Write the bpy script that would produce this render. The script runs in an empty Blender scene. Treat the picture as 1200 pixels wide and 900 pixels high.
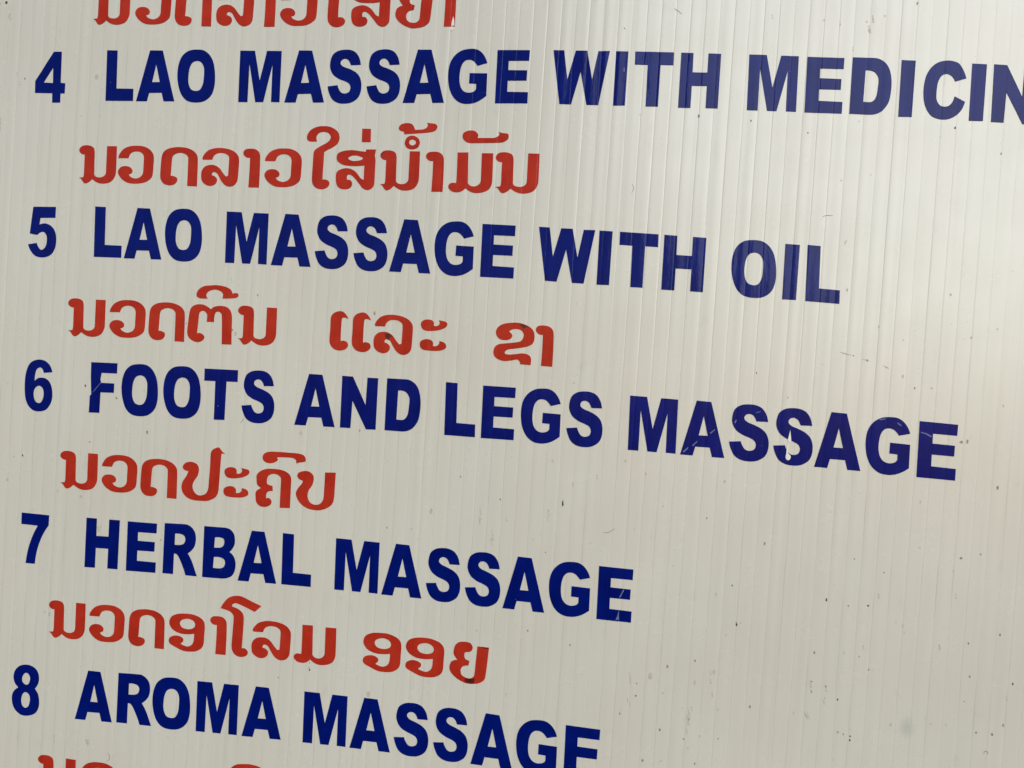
import bpy, bmesh, math, random
from mathutils import Vector, Matrix
from mathutils.geometry import tessellate_polygon

scene = bpy.context.scene
MM = 0.001
HEIGHT = 1.45                      # the sign hangs about head height (metres)

# ---------------------------------------------------------------- camera
YAW, PITCH, ROLL = -0.12978, 0.01612, -0.06637
DIST = 300.0                       # millimetres from lens to board
def pose_matrix():
    ry = Matrix.Rotation(YAW, 3, 'Y'); rx = Matrix.Rotation(PITCH, 3, 'X'); rz = Matrix.Rotation(ROLL, 3, 'Z')
    return rz @ rx @ ry            # board axes (right, up, out) -> camera axes
def to_world(v):                   # board (right, up, out) -> world
    return Vector((v[0], -v[2], v[1]))
POSE = pose_matrix(); INV = POSE.transposed()
cam_pos = to_world(INV @ Vector((0, 0, DIST))) * MM + Vector((0, 0, HEIGHT))
axes = [to_world(INV @ Vector(a)) for a in ((1, 0, 0), (0, 1, 0), (0, 0, 1))]
cam_data = bpy.data.cameras.new('camera')
cam_data.sensor_width = 36.0
cam_data.lens = 30.0
cam_data.clip_start = 0.005
cam_data.clip_end = 200.0
cam = bpy.data.objects.new('camera', cam_data)
cam.matrix_world = Matrix(((axes[0].x, axes[1].x, axes[2].x, cam_pos.x),
                           (axes[0].y, axes[1].y, axes[2].y, cam_pos.y),
                           (axes[0].z, axes[1].z, axes[2].z, cam_pos.z), (0, 0, 0, 1)))
scene.collection.objects.link(cam)
scene.camera = cam

# ---------------------------------------------------------------- light
# bright, veiled sun low behind the photographer's right shoulder
SUN_DIR = Vector((0.370, -0.835, 0.405)).normalized()      # from the board towards the sun
SUN_STRENGTH, SUN_ANGLE = 1.25, 46.0
SKY_STRENGTH = 0.05
elev = math.asin(SUN_DIR.z); azim = math.atan2(SUN_DIR.x, SUN_DIR.y)
sun_data = bpy.data.lights.new('sun', 'SUN')
sun_data.energy = SUN_STRENGTH
sun_data.angle = math.radians(SUN_ANGLE)
sun_data.color = (0.87, 0.965, 1.0)
sun = bpy.data.objects.new('sun', sun_data)
sun.rotation_euler = (-SUN_DIR).to_track_quat('-Z', 'Y').to_euler()
sun.location = SUN_DIR * 3 + Vector((0, 0, HEIGHT))
scene.collection.objects.link(sun)
world = bpy.data.worlds.new('World')
scene.world = world
world.use_nodes = True
wn = world.node_tree
sky = wn.nodes.new('ShaderNodeTexSky')
sky.sky_type = 'NISHITA'
sky.sun_disc = False
sky.sun_elevation = elev
sky.sun_rotation = azim
wn.links.new(sky.outputs['Color'], wn.nodes['Background'].inputs['Color'])
wn.nodes['Background'].inputs['Strength'].default_value = SKY_STRENGTH
scene.view_settings.view_transform = 'Standard'
scene.view_settings.look = 'None'
scene.view_settings.gamma = 1.0
scene.view_settings.exposure = 0.86

# ---------------------------------------------------------------- materials
def nodes_of(name):
    m = bpy.data.materials.new(name); m.use_nodes = True
    t = m.node_tree
    return m, t, t.nodes['Principled BSDF']
def noise(t, vec, scale, detail=3.0, rough=0.55):
    n = t.nodes.new('ShaderNodeTexNoise')
    n.inputs['Scale'].default_value = scale; n.inputs['Detail'].default_value = detail
    n.inputs['Roughness'].default_value = rough
    t.links.new(vec, n.inputs['Vector'])
    return n.outputs['Fac']
def mapping(t, scale=(1, 1, 1)):
    c = t.nodes.new('ShaderNodeTexCoord'); mp = t.nodes.new('ShaderNodeMapping')
    mp.inputs['Scale'].default_value = scale
    t.links.new(c.outputs['Object'], mp.inputs['Vector'])
    return mp.outputs['Vector']
def ramp(t, fac, stops):
    r = t.nodes.new('ShaderNodeValToRGB')
    el = r.color_ramp.elements
    while len(el) < len(stops): el.new(0.5)
    for e, (p, c) in zip(el, stops):
        e.position = p; e.color = c if len(c) == 4 else (*c, 1)
    t.links.new(fac, r.inputs['Fac'])
    return r.outputs['Color']
def mix(t, a, b, fac, mode='MIX'):
    n = t.nodes.new('ShaderNodeMix'); n.data_type = 'RGBA'; n.blend_type = mode
    for s, v in ((0, fac), (6, a), (7, b)):
        if hasattr(v, 'default_value'): t.links.new(v, n.inputs[s])
        else: n.inputs[s].default_value = v if s == 0 else (*v, 1)
    return n.outputs[2]
def to_range(t, fac, lo, hi, flo=0.3, fhi=0.7):
    n = t.nodes.new('ShaderNodeMapRange')
    for k, v in (('From Min', flo), ('From Max', fhi), ('To Min', lo), ('To Max', hi)): n.inputs[k].default_value = v
    t.links.new(fac, n.inputs['Value'])
    return n.outputs['Result']
def bump(t, p, height, strength, distance):
    b = t.nodes.new('ShaderNodeBump')
    b.inputs['Strength'].default_value = strength; b.inputs['Distance'].default_value = distance
    t.links.new(height, b.inputs['Height']); t.links.new(b.outputs['Normal'], p.inputs['Normal'])

def panel_material():
    m, t, p = nodes_of('weathered_white_plastic')
    flat = mapping(t); streak = mapping(t, (1, 1, 0.045)); fine = mapping(t, (1, 1, 0.02))
    base = ramp(t, noise(t, flat, 14, 4), [(0.32, PANEL_A), (0.68, PANEL_B)])
    tint = ramp(t, noise(t, mapping(t, (1, 1, 0.35)), 55, 2), [(0.35, (1.0, 0.992, 0.984)), (0.65, (0.985, 1.0, 0.984))])
    base = mix(t, base, tint, 1.0, 'MULTIPLY')
    lines = ramp(t, noise(t, streak, 420, 4), [(0.30, (0.965, 0.965, 0.958)), (0.62, (1.0, 1.0, 1.0))])
    base = mix(t, base, lines, 0.8, 'MULTIPLY')
    grime = to_range(t, noise(t, mapping(t, (1, 1, 0.5)), 130, 5, 0.65), 0.0, 0.22, 0.62, 0.78)
    base = mix(t, base, (0.36, 0.33, 0.27), grime)
    peppered = to_range(t, noise(t, flat, 900, 2, 0.5), 0.0, 0.35, 0.72, 0.80)
    base = mix(t, base, (0.25, 0.23, 0.19), peppered)
    # grime caught in the grooves between the flutes
    c = t.nodes.new('ShaderNodeTexCoord'); sep = t.nodes.new('ShaderNodeSeparateXYZ')
    t.links.new(c.outputs['Object'], sep.inputs[0])
    def calc(op, a, b=None):
        n = t.nodes.new('ShaderNodeMath'); n.operation = op
        for i, v in enumerate((a, b)):
            if v is None: continue
            if hasattr(v, 'default_value'): t.links.new(v, n.inputs[i])
            else: n.inputs[i].default_value = v
        return n.outputs[0]
    ph = calc('SUBTRACT', calc('FRACT', calc('DIVIDE', calc('SUBTRACT', sep.outputs['X'], (RIB0 - PITCH_MM / 2) * MM), PITCH_MM * MM)), 0.5)
    groove = to_range(t, calc('ABSOLUTE', ph), 1.0, 0.0, 0.0, 0.065)
    patchy = to_range(t, noise(t, mapping(t, (1, 1, 0.16)), 150, 5, 0.7), 0.0, 0.42, 0.45, 0.75)
    base = mix(t, base, (0.27, 0.235, 0.18), calc('MULTIPLY', groove, patchy))
    # one soft grey smudge low on the right
    d = calc('SQRT', calc('ADD', calc('POWER', calc('DIVIDE', calc('SUBTRACT', sep.outputs['X'], SMUDGE[0] * MM), 2.6 * MM), 2.0),
                          calc('POWER', calc('DIVIDE', calc('SUBTRACT', sep.outputs['Z'], SMUDGE[1] * MM), 3.8 * MM), 2.0)))
    base = mix(t, base, (0.43, 0.43, 0.385), to_range(t, calc('ADD', d, calc('MULTIPLY', noise(t, flat, 400, 3), 0.5)), 0.7, 0.0, 0.45, 1.35))
    t.links.new(base, p.inputs['Base Color'])
    p.inputs['Coat Weight'].default_value = 0.45; p.inputs['Coat Roughness'].default_value = 0.48
    t.links.new(to_range(t, noise(t, flat, 60, 4), 0.20, 0.30), p.inputs['Roughness'])
    p.inputs['Specular IOR Level'].default_value = 0.5
    bump(t, p, noise(t, fine, 900, 3), 0.25, 0.00004)
    return m
def vinyl_material(name, dark, light, spec):
    m, t, p = nodes_of(name)
    flat = mapping(t)
    base = ramp(t, noise(t, flat, 120, 4), [(0.35, dark), (0.65, light)])
    chip = to_range(t, noise(t, flat, 1500, 2, 0.5), 0.0, 0.5, 0.77, 0.82)
    base = mix(t, base, (0.45, 0.42, 0.40), chip)
    t.links.new(base, p.inputs['Base Color'])
    t.links.new(to_range(t, noise(t, flat, 260, 4), 0.06, 0.13), p.inputs['Roughness'])
    p.inputs['Specular IOR Level'].default_value = spec
    bump(t, p, noise(t, mapping(t, (1, 1, 0.22)), 800, 4), 0.6, 0.00006)
    return m
def flat_material(name, col, rough=0.6, var=0.25, spec=0.3):
    m, t, p = nodes_of(name)
    lo = tuple(c * (1 - var) for c in col); hi = tuple(min(1, c * (1 + var)) for c in col)
    t.links.new(ramp(t, noise(t, mapping(t), 700, 3), [(0.35, lo), (0.65, hi)]), p.inputs['Base Color'])
    p.inputs['Roughness'].default_value = rough
    p.inputs['Specular IOR Level'].default_value = spec
    return m
PITCH_MM, RIB0 = 4.88, 33.4         # spacing of the flutes and where one of them falls (mm)
SMUDGE = (139.78, -105.06)
PANEL_A, PANEL_B = (0.598, 0.553, 0.488), (0.625, 0.588, 0.526)
M_PANEL = panel_material()
M_BLUE = vinyl_material('blue_vinyl', (0.0008, 0.0055, 0.108), (0.0012, 0.0078, 0.142), 0.11)
M_RED = vinyl_material('red_vinyl', (0.37, 0.022, 0.011), (0.435, 0.031, 0.015), 0.11)
M_DARK = flat_material('dark_grime', (0.075, 0.064, 0.050))
M_MID = flat_material('brown_grime', (0.27, 0.235, 0.18))
M_FAINT = flat_material('faint_grime', (0.475, 0.435, 0.37), var=0.08)
M_PALE = flat_material('dried_glue', (0.72, 0.70, 0.66), 0.3, 0.08, 0.5)
M_SCRATCH_GLINT = flat_material('scratch_glint_film', (0.11, 0.13, 0.27), 0.5, 0.3)  # scratched letters, and the glint painted on line 4
M_SCUFF = flat_material('dark_scuff', (0.085, 0.012, 0.010), 0.35, 0.35)

# ---------------------------------------------------------------- surface of the corrugated sheet (millimetres)
X0, X1, Z0, Z1 = -330.0, 300.0, -270.0, 245.0
rng = random.Random(7)
TILT = [rng.gauss(0, 0.023) for _ in range(200)]
DEEP = [rng.uniform(0.45, 1.3) for _ in range(200)]
CROWN = [rng.uniform(0.5, 1.5) for _ in range(200)]
WOB = [(rng.uniform(0.9, 2.6), rng.uniform(0, 6.28), rng.gauss(0, 0.0028)) for _ in range(8)]
def relief(x, z):
    """height of the sheet's face above its mean plane"""
    k = math.floor((x - RIB0) / PITCH_MM); u = (x - RIB0) / PITCH_MM - k
    i = int(k) % 200; j = (i + 1) % 200
    d = u * PITCH_MM; e = (1 - u) * PITCH_MM
    h = -0.029 * (DEEP[i] * math.exp(-(d / 0.20) ** 2) + DEEP[j] * math.exp(-(e / 0.20) ** 2))
    bell = u * u * (1 - u) * (1 - u) * 16
    h += 0.029 * CROWN[i] * (0.35 * bell + 0.65 * 4 * u * (1 - u))
    h += TILT[i] * (u - 0.5) * PITCH_MM * bell
    for w, ph, a in WOB: h += a * math.sin(w * x + ph)
    # slow warp of the whole sheet
    h += 0.55 * math.sin(x / 47.0 + 0.4 + z / 210.0) + 0.35 * math.sin(x / 23.0 + z / 150.0 + 1.0)
    h += 0.9 * math.sin(z / 95.0 + 0.6)
    return h
def face_normal(x, z):
    e = 0.05
    return Vector((-(relief(x + e, z) - relief(x - e, z)) / (2 * e), -1.0, -(relief(x, z + e) - relief(x, z - e)) / (2 * e))).normalized()
OFFS = (0.0, 0.07, 0.15, 0.24, 0.36, 0.6, 1.1, 1.8, 2.44, 3.08, 3.78, 4.28, 4.52, 4.64, 4.73, 4.81)
COLS = []
k = math.floor((X0 - RIB0) / PITCH_MM) - 1
while RIB0 + k * PITCH_MM < X1 + 5:
    COLS += [RIB0 + k * PITCH_MM + o for o in OFFS]; k += 1
COLS = [c for c in COLS if X0 + 0.05 < c < X1 - 0.05]

def P(x, z, out):                          # board millimetres -> the sign's own metres
    return (x * MM, -out * MM, z * MM)

# ---------------------------------------------------------------- the sign
sign = bpy.data.objects.new('sign_board', None)
sign.location = (0, 0, HEIGHT)
sign.empty_display_size = 0.05
scene.collection.objects.link(sign)
sign['label'] = 'white corrugated plastic sign with blue English and red Lao lettering listing massages'
sign['category'] = 'sign'
def link(name, mesh, parent, mats, label=None, kind=None):
    o = bpy.data.objects.new(name, mesh)
    scene.collection.objects.link(o)
    o.parent = parent
    for m in mats: mesh.materials.append(m)
    if label: o['label'] = label
    if kind: o['kind'] = kind
    return o

def build_panel():
    bm = bmesh.new()
    xs = [X0] + COLS + [X1]
    nz = 44
    zs = [Z0 + (Z1 - Z0) * i / nz for i in range(nz + 1)]
    front = [[bm.verts.new(P(x, z, relief(x, z))) for z in zs] for x in xs]
    for a, b in zip(front, front[1:]):
        for i in range(nz):
            bm.faces.new((a[i], b[i], b[i + 1], a[i + 1])).smooth = True
    back = [[bm.verts.new(P(x, z, -5.0)) for z in (Z0, Z1)] for x in (X0, X1)]
    bm.faces.new((back[0][0], back[0][1], back[1][1], back[1][0]))
    rim = [(front[0], (back[0][0], back[0][1])), (front[-1][::-1], (back[1][1], back[1][0])),
           ([r[0] for r in front][::-1], (back[1][0], back[0][0])), ([r[-1] for r in front], (back[0][1], back[1][1]))]
    for run, (s, e) in rim:
        bm.faces.new([s] + list(run) + [e])
    for ed in bm.edges:
        if len(ed.link_faces) == 2 and not all(f.smooth for f in ed.link_faces): ed.smooth = False
    bmesh.ops.recalc_face_normals(bm, faces=bm.faces[:])
    me = bpy.data.meshes.new('panel'); bm.to_mesh(me); bm.free()
    return link('panel', me, sign, [M_PANEL])
build_panel()

# ---------------------------------------------------------------- lettering
# outlines of every letter in 1/100 mm above its baseline; a trailing s marks a smooth point
GLYPHS = {
    '4': '695,1840 1012,1836 1040,674 1229,655 1225,278 1058,277 1065,-69 741,-71 719,282 14,292 0,736 | 700,1244 347,682 726,667',
    'L': '0,1885 415,1874 460,465 1129,457 1144,7 53,6',
    'A': '440,1878 934,1870 1503,4 1086,-1 989,314 496,306 428,-3 0,-5 | 713,1367 893,711 586,704',
    'O': '719,1909s 987,1870s 1214,1697s 1364,1431s 1450,1025s 1458,588s 1357,244s 1106,24s 760,-34s 438,28s 207,240s 61,586s 0,963s 20,1340s 134,1654s 371,1857s | 729,1489s 899,1432s 1011,1244s 1031,931s 1009,650s 912,446s 749,392s 562,452s 455,649s 426,900s 453,1214s 550,1417s',
    'M': '0,1871 558,1869 811,784 1022,1862 1578,1860 1611,6 1292,10 1263,1366 992,3 691,1 378,1404 390,0 42,-2',
    'S': '1200,1353 1130,1597s 981,1796s 769,1887s 514,1893s 295,1842s 113,1689s 47,1428s 67,1213s 190,999s 407,853s 652,762s 800,680s 863,543s 819,389s 664,327s 518,372s 420,510s 374,626 0,581 66,354s 199,125s 415,-5s 672,-34s 924,8s 1152,162s 1254,392s 1259,697s 1173,941s 1011,1099s 781,1209s 570,1282s 453,1367s 440,1465s 511,1551s 637,1566s 747,1496s 830,1337',
    'G': '1384,1399 1294,1601s 1145,1780s 955,1880s 710,1891s 438,1836s 203,1669s 51,1413s 0,1111s 16,780s 92,465s 256,181s 498,9s 777,-32s 1019,10s 1226,109s 1423,256 1407,1040 775,1046 775,682 1035,676 1041,505 991,424s 887,375s 750,361s 593,419s 475,574s 420,814s 424,1115s 477,1340s 584,1476s 735,1513s 875,1472s 973,1383s 1039,1300',
    'E': '0,1852 1138,1853 1136,1485 419,1477 425,1155 1092,1154 1092,797 429,788 436,403 1170,397 1175,10 27,-3',
    'W': '0,1861 373,1860 547,863 774,1856 1170,1861 1399,878 1551,1852 1947,1864 1668,0 1263,-3 989,1130 733,3 328,7',
    'I': '0,1861 418,1862 418,13 18,-3',
    'T': '0,1866 1306,1868 1316,1432 883,1428 888,8 473,2 449,1419 13,1419',
    'H': '0,1867 410,1865 424,1210 915,1217 910,1865 1332,1864 1339,17 935,13 929,760 427,751 432,2 16,-5',
    'D': '0,1887 603,1890 824,1873s 1034,1758s 1182,1553s 1273,1224s 1287,813s 1231,442s 1061,171s 881,58s 680,16 16,17 | 436,1473 600,1471s 754,1404s 867,1213s 865,907s 841,661s 773,509s 668,435s 432,434',
    'N': '0,1878 399,1873 932,871 943,1865 1341,1867 1356,15 999,1 434,1003 416,8 27,4',
    'C': '1306,1368 1204,1613s 1056,1829s 865,1902s 651,1914s 390,1836s 189,1658s 53,1385s 0,990s 35,571s 153,268s 328,68s 574,-10s 813,4s 1032,110s 1217,317s 1318,602 986,764 920,564s 809,441s 651,409s 513,471s 420,648s 410,984s 446,1237s 540,1410s 682,1479s 832,1426s 919,1333s 970,1243',
    '5': '130,1816 1059,1828 1060,1416 448,1401 421,1148 626,1199s 839,1146s 1024,990s 1127,735s 1132,381s 1027,104s 843,-40s 565,-87s 316,-30s 110,158s 0,397 349,455 406,328s 493,227s 582,204s 700,288s 759,467s 755,693s 684,826s 568,881s 438,829s 355,756 45,803',
    '6': '1109,1448 1007,1676s 821,1846s 571,1908s 294,1841s 111,1655s 16,1310s 0,887s 53,434s 187,148s 410,-30s 676,-56s 918,21s 1081,223s 1152,485s 1125,808s 1029,1046s 844,1200s 614,1222s 470,1161s 394,1083 398,1294s 454,1524s 590,1607s 699,1550s 761,1407 | 598,914s 745,823s 799,631s 776,435s 707,296s 611,259s 477,308s 405,451s 379,644s 435,825s',
    'F': '0,1898 1054,1899 1058,1516 442,1510 406,1268 442,1141 972,1140 970,788 437,781 433,10 8,5 17,639 70,683 18,1330',
    '7': '0,1879 1132,1848 1128,1458 936,1145s 783,776s 684,377s 640,-40 261,-39 313,382s 412,781s 548,1150s 690,1420 6,1445',
    'R': '0,1899 678,1913 897,1899s 1071,1802s 1199,1637s 1249,1387s 1215,1130s 1108,963s 965,833 1115,598s 1232,338s 1360,15 923,18 796,332s 641,638s 532,772s 423,785 431,21 18,24 | 425,1537 617,1543s 772,1492s 838,1354s 791,1197s 643,1131s 432,1120',
    'B': '0,1903 670,1906 887,1895s 1058,1815s 1175,1635s 1203,1353s 1133,1158s 1022,1022 1184,878s 1273,634s 1266,380s 1180,167s 1005,57s 775,14 28,12 | 435,1520 611,1531s 763,1490s 804,1367s 764,1222s 652,1155s 426,1140 | 435,792 625,799s 811,745s 876,615s 830,453s 684,386s 425,386',
    '8': '484,1902s 734,1869s 954,1732s 1065,1495s 1056,1233s 929,1000 1065,808s 1127,551s 1115,289s 988,65s 712,-47s 427,-38s 187,113s 40,364s 0,656s 69,859s 238,1010 84,1189s 24,1414s 74,1648s 240,1831s | 539,1592s 668,1513s 713,1353s 653,1174s 549,1133s 413,1215s 376,1359s 430,1511s | 550,848s 689,777s 750,586s 705,336s 580,244s 448,315s 385,523s 431,757s',
    'no': '1104,1414 1492,1413 1510,688s 1503,369s 1406,161s 1241,53s 1003,17s 794,52s 572,179 448,65s 313,11s 224,55s 130,172s 40,225 202,243 230,349s 226,733s 221,1091 106,1109s 4,1194s 0,1306s 104,1409s 276,1437s 450,1413s 568,1338s 613,1185s 626,802s 644,356 711,277s 886,245s 1037,292s 1110,395s 1112,682s',
    'wo': '0,972 26,1102s 168,1295s 399,1409s 704,1444s 1011,1416s 1256,1293s 1398,1090s 1415,710s 1386,314s 1227,153s 1029,71s 759,40s 451,60s 204,183s 38,371s 19,514s 123,643s 309,684s 482,648s 584,539s 564,427s 448,378 539,284s 730,230s 913,284s 1013,419s 1022,704s 1019,1021s 960,1147s 820,1224s 616,1221s 484,1156s 428,1060s 399,977',
    'do': '1456,-9 1078,-7 1069,543s 1056,1015s 1031,1084s 936,1164s 749,1209s 566,1171s 454,1085s 423,942s 415,595s 406,359 535,345s 657,284s 665,158s 571,46s 389,5s 201,39s 69,147s 4,320s 0,652s 18,1062s 91,1237s 269,1356s 501,1407s 735,1419s 1005,1385s 1246,1285s 1389,1130s 1427,958s 1444,487s',
    'lo': '9,1017 60,1150s 216,1315s 443,1397s 707,1416s 1007,1377s 1245,1278s 1387,1124s 1424,953s 1422,579s 1404,235s 1306,77s 1145,11s 995,33s 856,130s 729,300s 619,470s 506,530s 425,498s 407,413 526,374s 614,282s 606,156s 513,54s 349,20s 162,79s 37,208s 0,427s 29,600s 137,728s 316,787s 516,775s 689,675s 832,505s 956,376 1037,403 1042,634s 1043,978s 1017,1118s 886,1209s 686,1234s 523,1188s 430,1093s 397,983 38,971',
    'aa': '258,1 265,555s 257,1085 122,1092s 7,1189s 0,1298s 86,1387s 282,1412s 464,1384s 592,1277s 634,1122s 654,625s 658,3',
    'ay': '384,1715 101,1716s 9,1786s 0,1924s 107,2111s 324,2231s 610,2272s 901,2230s 1135,2080s 1218,1882s 1177,1682s 1011,1525s 795,1414s 672,1335 672,981s 667,673s 672,350 849,338s 942,233s 897,93s 758,13s 598,0s 434,52s 313,188s 274,387s 275,912s 281,1312s 329,1412s 529,1548s 776,1690s 880,1815s 872,1938s 770,2034s 624,2063s 450,2023s 352,1899s 360,1776s',
    'so': '1089,1456 1451,1463 1422,1234 1454,1082s 1455,838s 1461,258s 1423,119s 1303,25s 1177,12s 1030,79s 859,274s 689,453s 539,548s 437,509s 440,362 569,343s 640,222s 586,83s 415,18s 206,43s 71,163s 16,407s 40,623s 193,734s 413,775s 607,733s 773,624s 944,429s 1059,370 1056,890 884,862s 599,856s 278,889s 63,1007s 0,1144s 44,1299s 246,1388s 561,1425s 881,1391s 1072,1374 | 437,1138s 543,1216s 717,1235s 894,1193s 992,1143s 902,1070s 682,1035s 522,1063s',
    'ek': '0,2196 316,2192 335,1719 9,1719',
    'tho': '218,2015 196,2106 53,2149s 0,2239s 86,2362s 270,2411s 459,2384s 560,2279s 604,2174 907,2195s 1027,2257s 1059,2339s 1032,2430 1172,2411s 1328,2393s 1412,2294s 1344,2157s 1162,2093s 699,2048s',
    'nik': '257,1969s 454,1903s 552,1747s 493,1555s 289,1481s 89,1538s 0,1697s 65,1890s | 272,1833s 374,1795s 410,1726s 371,1653s 286,1621s 196,1655s 161,1722s 187,1801s',
    'mo': '247,1397 639,1406 666,769s 686,333 777,245s 932,220s 1066,284s 1135,391s 1133,781s 1117,1387 1519,1391 1543,672s 1536,312s 1428,114s 1221,18s 978,-11s 791,35s 606,150 484,41s 318,0s 131,31s 0,148s 2,254s 96,326s 266,321 267,758s',
    'kan': '252,1737s 95,1803s 0,1936s 30,2087s 223,2172s 424,2155s 544,2038s 531,1917 821,1921s 1125,1930s 1257,1993s 1298,2063s 1262,2143 1417,2101s 1585,2084s 1629,2001s 1598,1881s 1438,1782s 1197,1758s 680,1740s',
    'to': '1728,-14 1354,-25 1330,556s 1297,1025s 1257,1118s 1155,1166s 1057,1133s 1015,1012s 1007,776 731,772 736,999s 711,1076s 606,1166s 490,1151s 419,1063s 398,762s 375,335 525,343s 665,239s 640,112s 479,15s 277,31s 86,148s 0,333s 14,744s 55,1157s 145,1312s 324,1396s 557,1400s 729,1329s 861,1241 994,1341s 1224,1383s 1458,1353s 1615,1229s 1685,1013s 1704,512s',
    'ii': '455,1628 172,1622s 28,1672s 0,1797s 83,1958s 276,2076s 540,2119s 771,2135s 1072,2101s 1293,2010s 1366,1904s 1387,1842 1467,1877s 1583,1867s 1615,1790s 1560,1716s 1364,1675s 1008,1653 1025,1810s 952,1901s 782,1963s 617,1956s 455,1886s 378,1782s 394,1688s',
    'ee': '656,1166 556,1323s 422,1423s 262,1420s 91,1336s 5,1183s 6,781s 0,379s 44,197s 191,52s 402,9s 591,62s 694,191s 653,328s 522,375s 412,349 402,744s 406,1083s 428,1183s 516,1207s',
    'a': '1,1101s 23,1240s 173,1326s 360,1323s 452,1253s 467,1118 591,1126s 672,1208s 639,1333 764,1314s 906,1284s 952,1196s 888,1086s 663,979s 325,925s 105,956s | 0,416s 23,539s 189,627s 360,624s 468,540s 477,404 607,413s 695,496s 695,593 845,567s 943,483s 937,346s 742,256s 464,230s 152,244s 38,312s',
    'kho': '980,-3 1343,-3 1350,207s 1291,322s 1151,377s 1000,383s 761,334s 520,306s 411,336s 421,418s 538,487s 867,552s 1165,627s 1354,732s 1418,901s 1396,1139s 1271,1294s 1053,1397s 808,1439s 567,1421s 297,1362s 108,1237s 43,1066s 99,905s 243,810s 456,806s 603,883s 625,1005s 512,1107 583,1173s 732,1214s 915,1192s 1030,1066s 1010,899s 927,797s 733,743s 403,687s 163,639s 33,524s 0,340s 56,194s 214,101s 414,66s 655,106s 864,153s 953,85s',
    'po': '1373,2016s 1498,1884s 1620,1805 1477,1800 1467,1598s 1458,1218s 1449,744s 1430,364s 1326,165s 1068,23s 836,-3s 501,0s 244,74s 64,249s 0,467s 38,660s 160,861s 238,1051 53,1106s 12,1230s 111,1358s 293,1411s 479,1378s 603,1277s 639,1089s 594,896s 487,729s 424,565s 460,378s 586,230s 756,196s 952,276s 1040,458s 1053,775s 1067,1345s 1063,1771s 1114,1902s 1242,1990s',
    'khot': '1332,11 948,-10 937,562s 933,1031s 884,1136s 732,1208s 553,1194s 428,1099s 395,956s 413,832s 498,792s 623,771 642,584 480,555s 405,455s 405,298 529,309s 617,206s 578,62s 386,-23s 188,-3s 42,126s 4,296s 7,516s 195,657 40,770s 1,955s 0,1127s 138,1280s 361,1376s 622,1397s 950,1376s 1184,1285s 1308,1124s 1321,781s',
    'kon': '1282,1652 1383,1701s 1600,1749s 1615,1865s 1527,1983s 1329,2030s 972,2033s 548,2032s 271,2017s 79,1949s 0,1801s 66,1650s 250,1592s 444,1626s 568,1721s 535,1828 821,1850s 1114,1848s 1248,1790s',
    'bo': '1056,1420 1456,1446 1452,919s 1446,515s 1387,293s 1220,139s 1001,42s 777,17s 484,54s 215,193s 38,427s 0,611s 94,806s 199,940s 231,1051 91,1102s 13,1205s 60,1334s 266,1412s 461,1397s 604,1284s 640,1131s 590,910s 473,713s 443,524s 496,357s 617,243s 796,217s 953,287s 1045,450s 1057,762s',
    'oo': '15,327s 57,459s 205,537s 407,540s 564,460s 571,349s 475,260 614,200s 783,184s 929,272s 987,421s 994,676 754,637s 451,640s 175,742s 21,919s 0,1093s 91,1261s 304,1360s 571,1395s 874,1391s 1182,1299s 1342,1155s 1388,968s 1384,650s 1378,332s 1305,165s 1128,46s 896,-2s 593,6s 264,127s 73,221s | 411,1003s 470,1137s 684,1211s 888,1176s 1003,1059s 988,930s 875,850s 709,824s 504,869s',
    'o': '774,2220s 1197,2054s 1518,1933 1286,1700 880,1860s 576,1958s 440,1904s 426,1818 655,1751s 830,1609s 885,1425s 889,952s 880,313 1013,307s 1113,184s 1063,53s 885,-13s 701,16s 560,144s 497,344s 504,914s 509,1452s 435,1572s 297,1654s 0,1721 97,1920s 267,2126s 427,2204s 624,2238s',
    'nyo': '959,1317 1373,1321 1344,746s 1306,254s 1253,126s 1092,10s 880,-39s 603,-41s 285,90s 73,265s 0,425s 33,627s 136,715s 272,752 138,914s 114,1034s 161,1268s 292,1390s 505,1428s 692,1403s 786,1277s 770,1153s 667,1080s 545,1058s 506,956s 546,823s 704,764 678,594 502,552s 412,426s 445,246s 590,156s 776,147s 893,237s 919,392s 933,790s',
    'yo': '967,1799 1396,1803 1373,1321s 1344,746s 1306,254s 1253,126s 1092,10s 880,-39s 603,-41s 285,90s 73,265s 0,425s 33,627s 136,715s 272,752 138,914s 114,1034s 161,1268s 292,1390s 505,1428s 692,1403s 786,1277s 770,1153s 667,1080s 545,1058s 506,956s 546,823s 704,764 678,594 502,552s 412,426s 445,246s 590,156s 776,147s 893,237s 919,392s 933,790s 959,1317s',
}
# baseline of every line of lettering: height over the board as a polynomial in x / 100 mm
BASELINES = {
    4: (-0.2343, -0.9751, 0.7758, 97.6996),
    5: (-0.0012, -0.897, -1.465, 36.7089),
    6: (-0.0706, -0.8542, -0.0149, -19.6953),
    7: (-0.7548, -0.6806, -79.0208),
    8: (-1.1538, -0.6184, -135.9224),
    13: (0.8039, 124.3841),
    14: (-0.057, -0.5448, 0.7218, 66.3317),
    15: (-1.1646, -1.5844, 7.1614),
    16: (0.1122, -50.7869),
    17: (-0.6152, -0.3441, -106.8693),
    18: (-0.4801, -168.3358),
}
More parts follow.
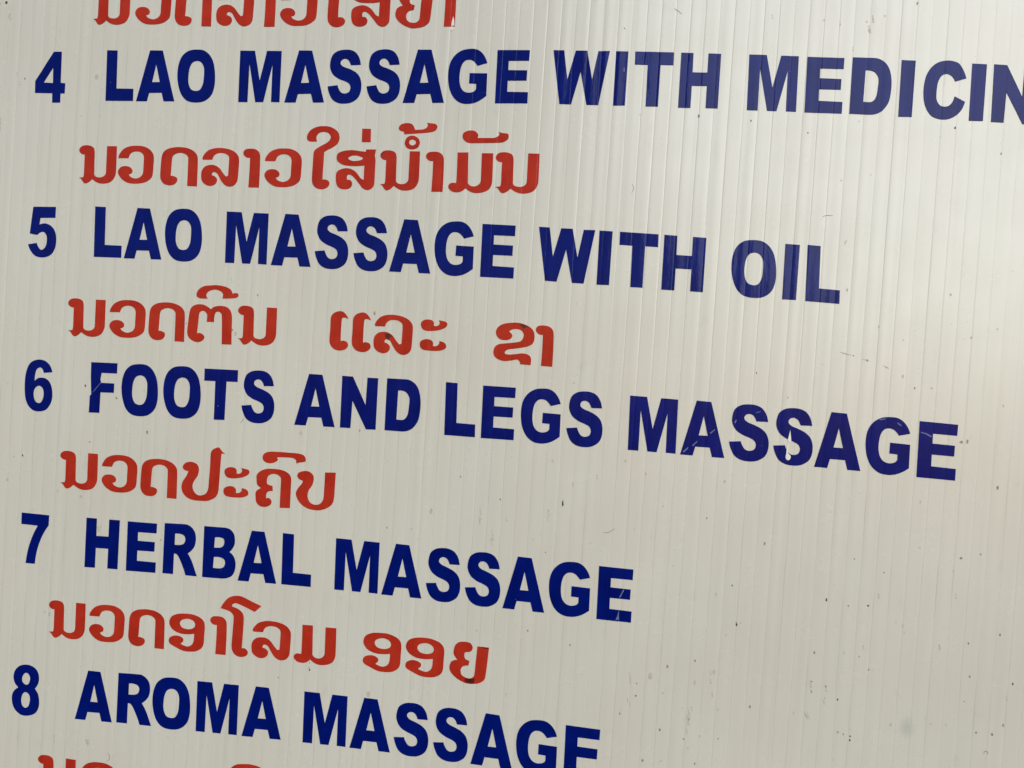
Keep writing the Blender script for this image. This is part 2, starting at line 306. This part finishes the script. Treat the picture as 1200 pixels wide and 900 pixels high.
# letters of every line: outline, left edge (mm), width factor
LINES = {
    4: '4:-188.41:1 L:-159.95:1.003 A:-147.28:1 O:-131.62:0.998 M:-107.96:1 A:-89.99:0.997 S:-74.04:0.998 S:-59.48:0.981 A:-45.74:1.004 G:-29.76:0.996 E:-12.63:1 W:6.98:1 I:28.57:1 T:35.1:1 H:50.61:1 M:73.25:1.024 E:92.25:1.043 D:106.78:0.998 I:122.3:1.053 C:129.82:0.998 I:144.37:1.082 N:151.16:1 E:167.11:1',
    5: '5:-187.6:0.995 L:-161.07:1.009 A:-148.47:0.988 O:-132.77:0.988 M:-109.3:1.012 A:-91.34:1.002 S:-75.05:0.992 S:-60.51:0.998 A:-46.86:1.009 G:-30.74:1.006 E:-13.95:1.036 W:6.04:1.004 I:27.05:1.077 T:34.07:1.006 H:49.19:1.058 O:72.26:1.013 I:89.42:1.128 L:96.67:1.007',
    6: '6:-185.94:0.999 F:-159.23:1 O:-146.49:0.991 O:-129.88:1.001 T:-114.28:0.984 S:-99.34:0.99 A:-78.84:1.012 N:-61.88:1.001 D:-45.14:0.999 L:-23.5:1.018 E:-10.02:1.023 G:3.96:0.992 S:20.19:0.987 M:41.35:1.034 A:59.56:0.986 S:75.57:1.034 S:90.21:1.014 A:103.93:0.992 G:119.88:0.998 E:136.39:1.054',
    7: '7:-184.43:1 H:-157.75:1.01 E:-141.09:1.024 R:-126.38:1 B:-110.91:1.006 A:-96.87:0.98 L:-80.69:1.021 M:-60.53:1.033 A:-42.5:0.992 S:-26.29:0.991 S:-11.99:1.005 A:1.89:0.989 G:17.81:1.018 E:34.71:1.04',
    8: '8:-184.54:1.001 A:-158.19:1.001 R:-141.48:1.034 O:-127.31:1.021 M:-110.08:1.016 A:-91.85:0.998 M:-68.95:1.033 A:-50.81:1.005 S:-34.58:1.009 S:-19.96:0.997 A:-5.99:1 G:9.94:1.026 E:26.96:1.054',
    13: 'no:-166.72:0.975 wo:-149.82:0.99 do:-134.08:0.979 lo:-118.1:0.994 aa:-102.1:1.001 wo:-93.81:0.989 ay:-78.4:0.995 so:-67:0.992 ek:-57.99:1.025 yo:-50.45:0.982 aa:-35.05:0.995',
    14: 'no:-168.71:0.999 wo:-152.91:0.991 do:-135.99:0.999 lo:-120.06:0.999 aa:-104.29:1.007 wo:-95.96:0.988 ay:-80.54:1.001 so:-68.98:1 ek:-60.04:1.022 no:-52.59:0.964 tho:-46.55:0.999 nik:-44.01:0.999 aa:-35.84:1.024 mo:-27.06:1.004 kan:-23.09:1.006 no:-10.71:1.022',
    15: 'no:-169.7:0.998 wo:-152.86:1.01 do:-137.09:0.974 to:-121.84:0.999 ii:-119.08:0.996 no:-102.64:0.982 ee:-67.52:1.019 ee:-59.14:1.025 lo:-51.03:1 a:-33.93:1.009 kho:-7.16:0.998 aa:7.38:0.985',
    16: 'no:-169.62:1.011 wo:-152.62:1.001 do:-136.87:0.995 po:-120.66:1 a:-104.33:1 khot:-91.91:0.996 kon:-90.1:1.009 bo:-76.65:0.996',
    17: 'no:-171.1:0.989 wo:-154.47:1.006 do:-138.4:0.989 oo:-122.38:1.002 aa:-106.39:0.997 o:-102.78:1.026 lo:-90.08:1.034 mo:-73.7:1.005 oo:-47.98:1.018 oo:-32.1:1.016 nyo:-15.78:1.007',
    18: 'no:-172.27:1.028 wo:-154.54:1.042 do:-137.69:1.006 to:-98.31:0.996 ii:-95.54:0.979',
}
def parse(txt):
    out = []
    for c in txt.split('|'):
        pts = []
        for tok in c.split():
            s = tok.endswith('s'); a, b = tok.rstrip('s').split(',')
            pts.append((float(a) / 100, float(b) / 100, s))
        out.append(pts)
    return out
def curve(c, n=8):
    """outline through the points; tangents break at corners"""
    V = [Vector(q[:2]) for q in c]; S = [q[2] for q in c]; N = len(c); out = []
    for i in range(N):
        j = (i + 1) % N; a, b = V[i], V[j]
        if not S[i] and not S[j]:
            out.append(a.copy()); continue
        ta = (b - V[i - 1]) / 2 if S[i] else None
        tb = (V[(j + 1) % N] - a) / 2 if S[j] else None
        if ta is None: ta = (b - a) * 1.5 - tb * 0.5
        if tb is None: tb = (b - a) * 1.5 - ta * 0.5
        L = (b - a).length
        if ta.length > L: ta = ta * (L / ta.length)
        if tb.length > L: tb = tb * (L / tb.length)
        for q in range(n):
            u = q / n; h = 2 * u ** 3 - 3 * u * u + 1
            out.append(a * h + ta * (u ** 3 - 2 * u * u + u) + b * (1 - h) + tb * (u ** 3 - u * u))
    return out
def inside(pt, poly):
    r = False; j = len(poly) - 1
    for i in range(len(poly)):
        a, b = poly[i], poly[j]
        if (a.y > pt.y) != (b.y > pt.y) and pt.x < (b.x - a.x) * (pt.y - a.y) / (b.y - a.y) + a.x: r = not r
        j = i
    return r
def film_mesh(name, loops, thick, lift=0.0, follow=True, bevel=0.0):
    """a piece of thin film (outer loops and holes, board mm) laid over the ribs of the sheet"""
    bm = bmesh.new()
    outer = [l for i, l in enumerate(loops) if not any(inside(l[0], m) for j, m in enumerate(loops) if j != i)]
    for o in outer:
        group = [o] + [l for l in loops if l is not o and inside(l[0], o)]
        flat = [v for l in group for v in l]
        vs = [bm.verts.new((v.x, 0, v.y)) for v in flat]
        for tri in tessellate_polygon([[Vector((v.x, v.y, 0)) for v in l] for l in group]):
            try: bm.faces.new([vs[i] for i in tri])
            except ValueError: pass
    if bevel:
        bmesh.ops.inset_region(bm, faces=bm.faces[:], thickness=bevel, use_boundary=True, use_even_offset=True)
    if follow:
        lo = min(v.co.x for v in bm.verts); hi = max(v.co.x for v in bm.verts)
        for c in COLS:
            if lo + 0.03 < c < hi - 0.03:
                bmesh.ops.bisect_plane(bm, geom=bm.verts[:] + bm.edges[:] + bm.faces[:], dist=1e-4,
                                       plane_co=(c, 0, 0), plane_no=(1, 0, 0))
    for f in bm.faces:
        f.normal_update()
        if f.normal.y > 0: f.normal_flip()
    for f in bm.faces: f.smooth = True
    rim = [e for e in bm.edges if len(e.link_faces) == 1]
    ext = bmesh.ops.extrude_edge_only(bm, edges=rim)
    edge_verts = {v for e in rim for v in e.verts}
    low = {g for g in ext['geom'] if isinstance(g, bmesh.types.BMVert)}
    for v in bm.verts:
        x, z = v.co.x, v.co.z
        v.co = P(x, z, relief(x, z) + (lift - 0.03 if v in low else lift + thick - (0.085 if bevel and v in edge_verts else 0)))
    for f in bm.faces:
        if any(v in low for v in f.verts): f.smooth = False
    for e in rim: e.smooth = False
    for f in bm.faces: f.normal_update()
    normals = []
    for f in bm.faces:                     # the face of the film takes the sheet's own curvature, its rim stays crisp
        own = (not f.smooth) or (bevel and any(v in edge_verts for v in f.verts))
        for v in f.verts: normals.append(f.normal.copy() if own else face_normal(v.co.x / MM, v.co.z / MM))
    me = bpy.data.meshes.new(name); bm.to_mesh(me); bm.free()
    me.normals_split_custom_set(normals)
    return me
def baseline(k, x):
    r = 0.0
    for c in BASELINES[k]: r = r * (x / 100) + c
    return r
MARKS = {'ek': 'tone_mark', 'tho': 'tone_mark', 'nik': 'vowel_mark', 'kan': 'vowel_mark', 'ii': 'vowel_mark', 'kon': 'vowel_mark'}
shapes = {g: [curve(c) for c in parse(s)] for g, s in GLYPHS.items()}
TITLES = {4: 'blue lettering 4 LAO MASSAGE WITH MEDICINE', 5: 'blue lettering 5 LAO MASSAGE WITH OIL',
          6: 'blue lettering 6 FOOTS AND LEGS MASSAGE', 7: 'blue lettering 7 HERBAL MASSAGE', 8: 'blue lettering 8 AROMA MASSAGE',
          13: 'red Lao lettering cut by the top of the photo, above line 4', 14: 'red Lao lettering between lines 4 and 5',
          15: 'red Lao lettering in three groups between lines 5 and 6', 16: 'red Lao lettering between lines 6 and 7',
          17: 'red Lao lettering in two groups between lines 7 and 8', 18: 'red Lao lettering below line 8, mostly cut off'}
for k, text in LINES.items():
    row = bpy.data.objects.new('lettering_line', None)
    scene.collection.objects.link(row)
    row.parent = sign
    row.empty_display_size = 0.01
    row['label'] = TITLES[k]
    for tok in text.split():
        g, x0, sx = tok.split(':'); x0 = float(x0); sx = float(sx)
        loops = []
        for c in shapes[g]:
            loops.append([Vector((x0 + v.x * sx, v.y + baseline(k, x0 + v.x * sx))) for v in c])
        name = 'numeral' if g.isdigit() else MARKS.get(g, 'letter')
        link(name, film_mesh(name, loops, 0.16), row, [M_BLUE if k < 10 else M_RED])

# ---------------------------------------------------------------- dirt, drips, scratches and one painted glint
def strip(pts, w):
    side = []
    for i, q in enumerate(pts):
        d = (pts[min(i + 1, len(pts) - 1)] - pts[max(i - 1, 0)]).normalized()
        side.append((q, Vector((-d.y, d.x)) * w * (0.5 if i in (0, len(pts) - 1) else 1.0)))
    return [q + n for q, n in side] + [q - n for q, n in side[::-1]]
def blob(x, z, r):
    n = 9; ph = rng.uniform(0, 6.28); st = rng.uniform(0.9, 1.9)
    return [Vector((x + r * math.cos(i * 6.283 / n + ph) * rng.uniform(0.75, 1.1), z + r * st * math.sin(i * 6.283 / n + ph) * rng.uniform(0.75, 1.1))) for i in range(n)]
SPECKS = {
    'D': '-202.4,131.1,0.54 30.8,124.4,0.22 75.3,94.1,0.24 94.1,90.6,0.24 140.5,93.6,0.30 83.0,9.4,0.19 113.9,17.2,0.24 -161.2,-11.6,0.32 -135.4,-27.1,0.30 -135.4,-27.6,0.24 -185.4,-39.8,0.32 -51.8,29.0,0.03 -1.4,-40.8,0.24 20.6,-39.8,0.35 20.7,-40.6,0.38 20.7,-39.1,0.16 21.8,1.8,0.19 15.8,-57.9,0.22 149.4,-9.1,0.16 -67.6,-109.2,0.27 -67.8,-108.4,0.16 -67.7,-106.7,0.16 -79.2,-113.3,0.27 11.4,-86.1,0.24 80.0,-63.3,0.24 82.4,-76.5,0.32 50.3,-104.6,0.27 111.1,-65.1,0.35 124.6,-65.7,0.35 113.0,-94.3,0.32 117.1,-98.3,0.27 171.5,-86.8,0.30 122.0,-110.2,0.27 122.0,-111.5,0.32',
    'F': '-204.9,130.8,0.48 -200.7,126.0,0.66 -195.7,126.4,0.36 -195.5,122.2,0.30 -203.3,99.1,0.54 -202.0,85.2,0.54 -163.6,103.8,0.96 -168.9,89.0,0.30 -161.0,89.3,0.27 96.7,128.2,0.27 111.4,125.0,0.48 116.0,129.8,0.27 105.9,75.2,0.30 110.4,127.8,0.27 124.6,14.0,0.30 130.0,11.4,0.36 121.3,27.3,0.30 129.3,23.3,0.30 150.4,25.4,0.30 143.0,39.1,0.36 110.4,38.9,0.36 108.7,54.8,0.30 -191.2,-49.5,0.54 -160.6,-53.5,0.66 -170.1,-52.0,0.36 -185.0,-40.2,0.30 -76.2,-23.2,0.60 -26.0,-47.2,0.66 -8.0,-48.3,0.54 -3.3,-55.2,0.72 -32.8,-54.2,0.27 -51.3,22.0,0.54 16.2,-25.8,0.39 41.3,-23.8,0.48 15.9,-43.5,0.39 55.1,-38.3,0.27 48.5,-27.7,0.36 75.1,-28.1,0.48 59.9,-58.5,0.33 45.9,-47.0,0.24 31.2,-53.2,0.30 11.2,-53.6,0.27 161.9,3.8,0.30 139.5,-44.8,0.30 150.5,-51.5,0.30 138.5,-29.7,0.30 -152.7,-145.7,0.72 -166.4,-145.4,0.42 -120.4,-140.1,0.30 -172.9,-98.5,0.48 -170.9,-99.2,0.54 5.2,-109.4,0.30 -6.8,-88.0,0.39 -45.1,-115.6,0.78 74.9,-66.8,0.36 60.1,-58.7,0.30 79.2,-80.4,0.33 76.1,-93.3,0.54 54.7,-97.2,0.90 69.8,-97.9,0.39 59.5,-102.6,0.45 68.6,-109.8,0.78 69.1,-120.7,0.39 72.8,-116.1,0.30 78.2,-106.3,0.36 66.4,-107.1,0.30 113.4,-59.7,0.27 136.0,-71.4,0.39 118.1,-82.3,0.36 113.2,-97.0,0.48 103.2,-104.5,0.33 134.6,-104.8,0.48 147.2,-103.0,0.33 151.9,-102.7,0.33 108.0,-105.4,0.54 127.4,-87.0,0.27 133.8,-70.3,0.30 136.7,-73.4,0.30 38.1,95.0,0.27 31.2,124.1,0.21 -103.3,11.5,0.48 -152.9,-65.1,0.72 -152.0,-64.0,0.42 -148.8,-15.2,0.30 -126.8,-125.1,0.30 47.6,-97.0,0.27 47.8,-97.9,0.32 48.0,-98.7,0.36 48.0,-99.4,0.27 48.2,-100.3,0.32 48.3,-107.2,0.27 48.5,-108.1,0.32 45.5,-110.5,0.27 45.7,-111.4,0.32 68.3,-106.9,0.27 68.5,-107.7,0.32 68.7,-108.6,0.36 68.6,-109.6,0.22 68.3,-110.6,0.27 68.5,-111.5,0.32 68.7,-112.3,0.36 68.2,-114.3,0.27 68.4,-115.2,0.32 69.4,-106.5,0.27 69.6,-107.3,0.32 74.8,-93.5,0.27 75.1,-94.3,0.32 75.0,-96.4,0.27 75.3,-97.3,0.32 75.9,-100.7,0.27 76.1,-101.6,0.32 107.8,-93.1,0.27 108.0,-94.0,0.32 108.2,-94.8,0.36 108.3,-96.1,0.27 108.5,-96.9,0.32 112.9,-94.0,0.27 113.1,-94.8,0.32 113.3,-95.7,0.36 112.8,-97.3,0.27 113.0,-98.2,0.32 112.7,-99.3,0.27 112.9,-100.2,0.32 -8.4,-44.7,0.27 -8.2,-45.6,0.32 -8.0,-46.5,0.36 -8.2,-47.5,0.22 -8.5,-48.2,0.27 -8.3,-49.1,0.32 -8.1,-50.0,0.36 -3.7,-52.0,0.27 -3.5,-52.9,0.32 -3.2,-53.8,0.36 -3.8,-55.1,0.27 -3.6,-56.0,0.32 -3.3,-56.9,0.36 1.2,-47.2,0.27 1.4,-48.1,0.32 15.7,-43.1,0.27 15.9,-44.0,0.32 16.1,-44.9,0.36 15.6,-45.9,0.27 15.8,-46.8,0.32 23.7,-33.2,0.27 23.9,-34.1,0.32 31.8,-29.6,0.27 32.0,-30.5,0.32 112.1,129.7,0.27 112.3,128.8,0.32 112.5,127.9,0.36 111.2,126.3,0.27 111.4,125.4,0.32 111.6,124.5,0.36 106.5,119.3,0.22 106.7,118.4,0.27 101.8,127.7,0.22 102.0,126.8,0.27 79.8,129.7,0.22 80.0,128.8,0.27 -203.5,99.7,0.36 -203.2,98.6,0.22 -203.0,97.7,0.27 -202.3,85.9,0.36 -202.0,84.9,0.22 -201.8,83.9,0.27 -202.0,82.9,0.32 -202.0,87.2,0.36 -201.7,86.2,0.22 -195.0,101.3,0.22 -194.8,100.3,0.27 -196.3,104.5,0.36 -196.1,103.5,0.22 -200.5,126.8,0.36 -200.3,125.8,0.22 -200.1,124.8,0.27 -152.9,-145.2,0.27 -152.7,-146.1,0.32 -152.4,-147.1,0.36 -166.6,-145.5,0.22 -166.3,-146.5,0.27 -166.1,-147.5,0.32 107.7,-103.7,0.27 107.9,-104.6,0.32 127.6,-61.7,0.32 127.8,-62.6,0.36 124.0,-79.3,0.32 124.2,-80.2,0.36 151.7,-59.3,0.32 151.9,-60.2,0.36 169.8,-91.2,0.32 170.0,-92.1,0.36 147.9,-76.7,0.32 148.1,-77.6,0.36',
    'M': '-192.8,102.6,0.36 -199.9,42.1,0.44 57.9,95.2,0.41 125.9,134.1,0.33 155.3,85.7,0.25 110.2,94.9,0.17 115.2,77.3,0.19 118.4,15.9,0.28 134.0,7.7,0.28 139.3,8.1,0.28 158.3,28.7,0.19 -148.3,-15.4,0.33 -188.9,-40.5,0.22 -158.2,-32.6,0.36 -66.7,-20.9,0.25 -54.2,-20.5,0.28 -16.1,-34.0,0.25 -41.9,-54.6,0.28 -51.3,21.8,0.33 70.0,-41.1,0.28 89.7,-48.1,0.36 149.9,-8.9,0.47 151.7,-8.7,0.41 162.1,-23.0,0.39 152.5,-47.1,0.47 158.5,-45.3,0.25 93.8,1.8,0.22 119.1,-50.5,0.25 -31.4,-70.0,0.33 26.5,-89.5,0.28 82.2,-75.7,0.25 83.7,-75.8,0.17 69.5,-90.3,0.33 60.3,-93.3,0.39 50.3,-100.3,0.25 45.2,-111.4,0.28 68.7,-110.7,0.33 59.2,-115.4,0.36 67.5,-117.7,0.30 79.0,-116.2,0.28 88.8,-104.1,0.36 54.1,-126.7,0.41 71.8,-125.7,0.28 118.3,-66.4,0.25 128.8,-54.2,0.25 166.4,-71.1,0.33 156.9,-74.9,0.30 108.5,-83.3,0.36 123.0,-83.1,0.30 108.3,-93.2,0.28 108.5,-96.5,0.33 158.1,-85.8,0.30 118.0,-109.3,0.30 119.8,-109.8,0.25 161.4,-104.1,0.33 166.4,-104.1,0.41 169.6,-100.7,0.39 157.0,-94.2,0.25 126.3,-87.1,0.25 117.0,64.9,0.03 -116.5,-68.5,0.22 -127.8,-66.9,0.22 -104.9,12.7,0.61 -95.7,26.0,0.30 -122.5,14.1,0.28',
}
HAIRS = (
    '-99.58,-21.21 -98.35,-19.87 -98.55,-19.25',
    '35.34,-49.26 37.09,-48.95 39.34,-47.41',
    '47.23,131.45 48.73,130.45 49.94,129.60',
    '37.05,68.26 37.82,69.76 37.14,71.20',
    '109.62,18.10 111.29,17.69 113.24,17.27',
    '116.87,16.22 119.09,15.71',
    '123.52,14.52 125.48,13.71',
    '100.71,62.88 102.06,63.37 103.99,63.36',
    '108.49,53.96 109.20,55.56',
    '59.66,-126.63 60.77,-125.90',
    '164.35,-110.85 164.35,-110.12 164.92,-109.82 165.57,-110.14 165.51,-110.82',
    '-144.30,-152.41 -143.31,-151.63 -143.19,-150.32 -144.16,-149.15',
    '106.77,-103.82 107.42,-105.20 108.58,-105.93',
    '-153.44,-145.10 -152.29,-146.91 -151.63,-146.18',
    '47.57,-105.78 47.76,-107.25',
    '69.93,-96.98 69.99,-98.75',
)
for key, mat in (('D', M_DARK), ('M', M_MID), ('F', M_FAINT)):
    loops = [blob(*map(float, t.split(','))) for t in SPECKS[key].split()]
    link('dirt', film_mesh('dirt', loops, 0.035, follow=False), sign, [mat], kind='stuff')
loops = [strip([Vector(map(float, t.split(','))) for t in h.split()], 0.13) for h in HAIRS]
link('dirt', film_mesh('dirt', loops, 0.035, follow=False), sign, [M_MID], kind='stuff')
PIECES = (
    ('glue_drip', M_PALE, 'white dried drip across the second S in line 6', '95.35,-9.02 95.74,-11.28 95.93,-12.71 95.56,-13.02s 94.96,-12.78s 94.81,-12.31 | 94.89,-13.51s 94.65,-14.97s 94.61,-17.14s 94.45,-18.12s 94.74,-18.94s 95.41,-19.25s 95.96,-18.84s 96.13,-18.23s 95.99,-17.52s 95.37,-17.08s 95.01,-16.15s 95.05,-14.70s'),
    ('glue_drip', M_PALE, 'white chip and drip at the end of the cut off top line', '-29.30,127.69 -28.86,126.56 -28.65,124.46 -29.82,124.38 -29.65,125.95 | -29.98,123.99s -29.37,124.15s -28.80,123.91s -29.00,123.25s -29.49,122.70s -29.98,123.09s'),
    ('dark_scuff', M_SCUFF, 'dark scuff on a red letter between lines 5 and 6', '-47.13,14.94 -45.49,14.92 -44.18,14.20 -44.93,13.64 -45.59,12.68 -46.60,13.54'),
    ('dark_scuff', M_SCUFF, 'dark scuff on the red letter nearest item 6 end', '1.22,21.16 2.83,21.01 4.75,20.26 3.80,19.99 2.77,19.63 2.11,20.49'),
    ('dark_scuff', M_SCUFF, 'dark scuff on the last red letter above line 8', '-9.92,-105.54 -8.23,-105.56 -6.34,-105.19 -6.46,-106.28 -6.64,-107.15 -8.12,-107.20 -9.92,-106.91 | -4.72,-93.65 -2.08,-93.70 -2.12,-93.98 -3.45,-94.24 -4.39,-93.98'),
    ('dark_scuff', M_SCUFF, 'small dark scuff on a red letter under line 4', '-52.58,78.56 -52.40,79.12 -51.64,79.51 -50.94,79.41 -51.92,79.07 -52.19,78.36'),
    ('scratch_glint', M_SCRATCH_GLINT, 'pale scratches over line 6', '68.96,-12.01 70.68,-10.48 70.56,-10.96 69.28,-12.30 | 63.31,-16.66 65.10,-14.80 64.92,-15.44 63.72,-16.94 | 60.40,-18.92 62.20,-17.21 61.87,-18.02 60.74,-19.36 | 83.69,-3.93 85.30,-3.35 85.17,-3.67 83.85,-4.15 | 76.79,-7.85 77.40,-6.72 77.58,-7.17 77.19,-8.13'),
    ('scratch_glint', M_SCRATCH_GLINT, 'pale scratches on the last letters of line 6', '136.85,-6.51 138.51,-6.76 140.51,-7.74 140.32,-8.06 138.40,-7.15 137.02,-6.87 | 129.33,-3.89 130.83,-4.76 130.57,-5.09 129.51,-4.41 | 123.51,-3.33 125.65,-2.87 125.53,-3.18 123.82,-3.61'),
    ('scratch_glint', M_SCRATCH_GLINT, 'pale scratches on the last letter of line 7', '42.22,-71.06 43.59,-68.07 43.78,-68.53 42.84,-70.84 | 41.60,-79.23 42.53,-75.56 42.77,-79.10 42.12,-78.70'),
    ('scratch_glint', M_SCRATCH_GLINT, 'thin pale crack in the first letter of line 6', '-155.03,-9.96 -154.81,-10.08 -157.51,-13.47 -158.16,-14.03 -157.91,-13.63'),
    ('scratch_glint', M_SCRATCH_GLINT, 'small painted glint in line 4', '31.47,110.78 31.74,111.08 31.95,109.62 31.46,109.52'),  # highlight on the I, painted as a pale sliver
)
def parse_piece(txt):
    return [[(*map(float, t.rstrip('s').split(',')), t.endswith('s')) for t in c.split()] for c in txt.split('|')]
for name, mat, label, txt in PIECES:
    link(name, film_mesh(name, [curve(c, 4) for c in parse_piece(txt)], 0.20), sign, [mat], label)
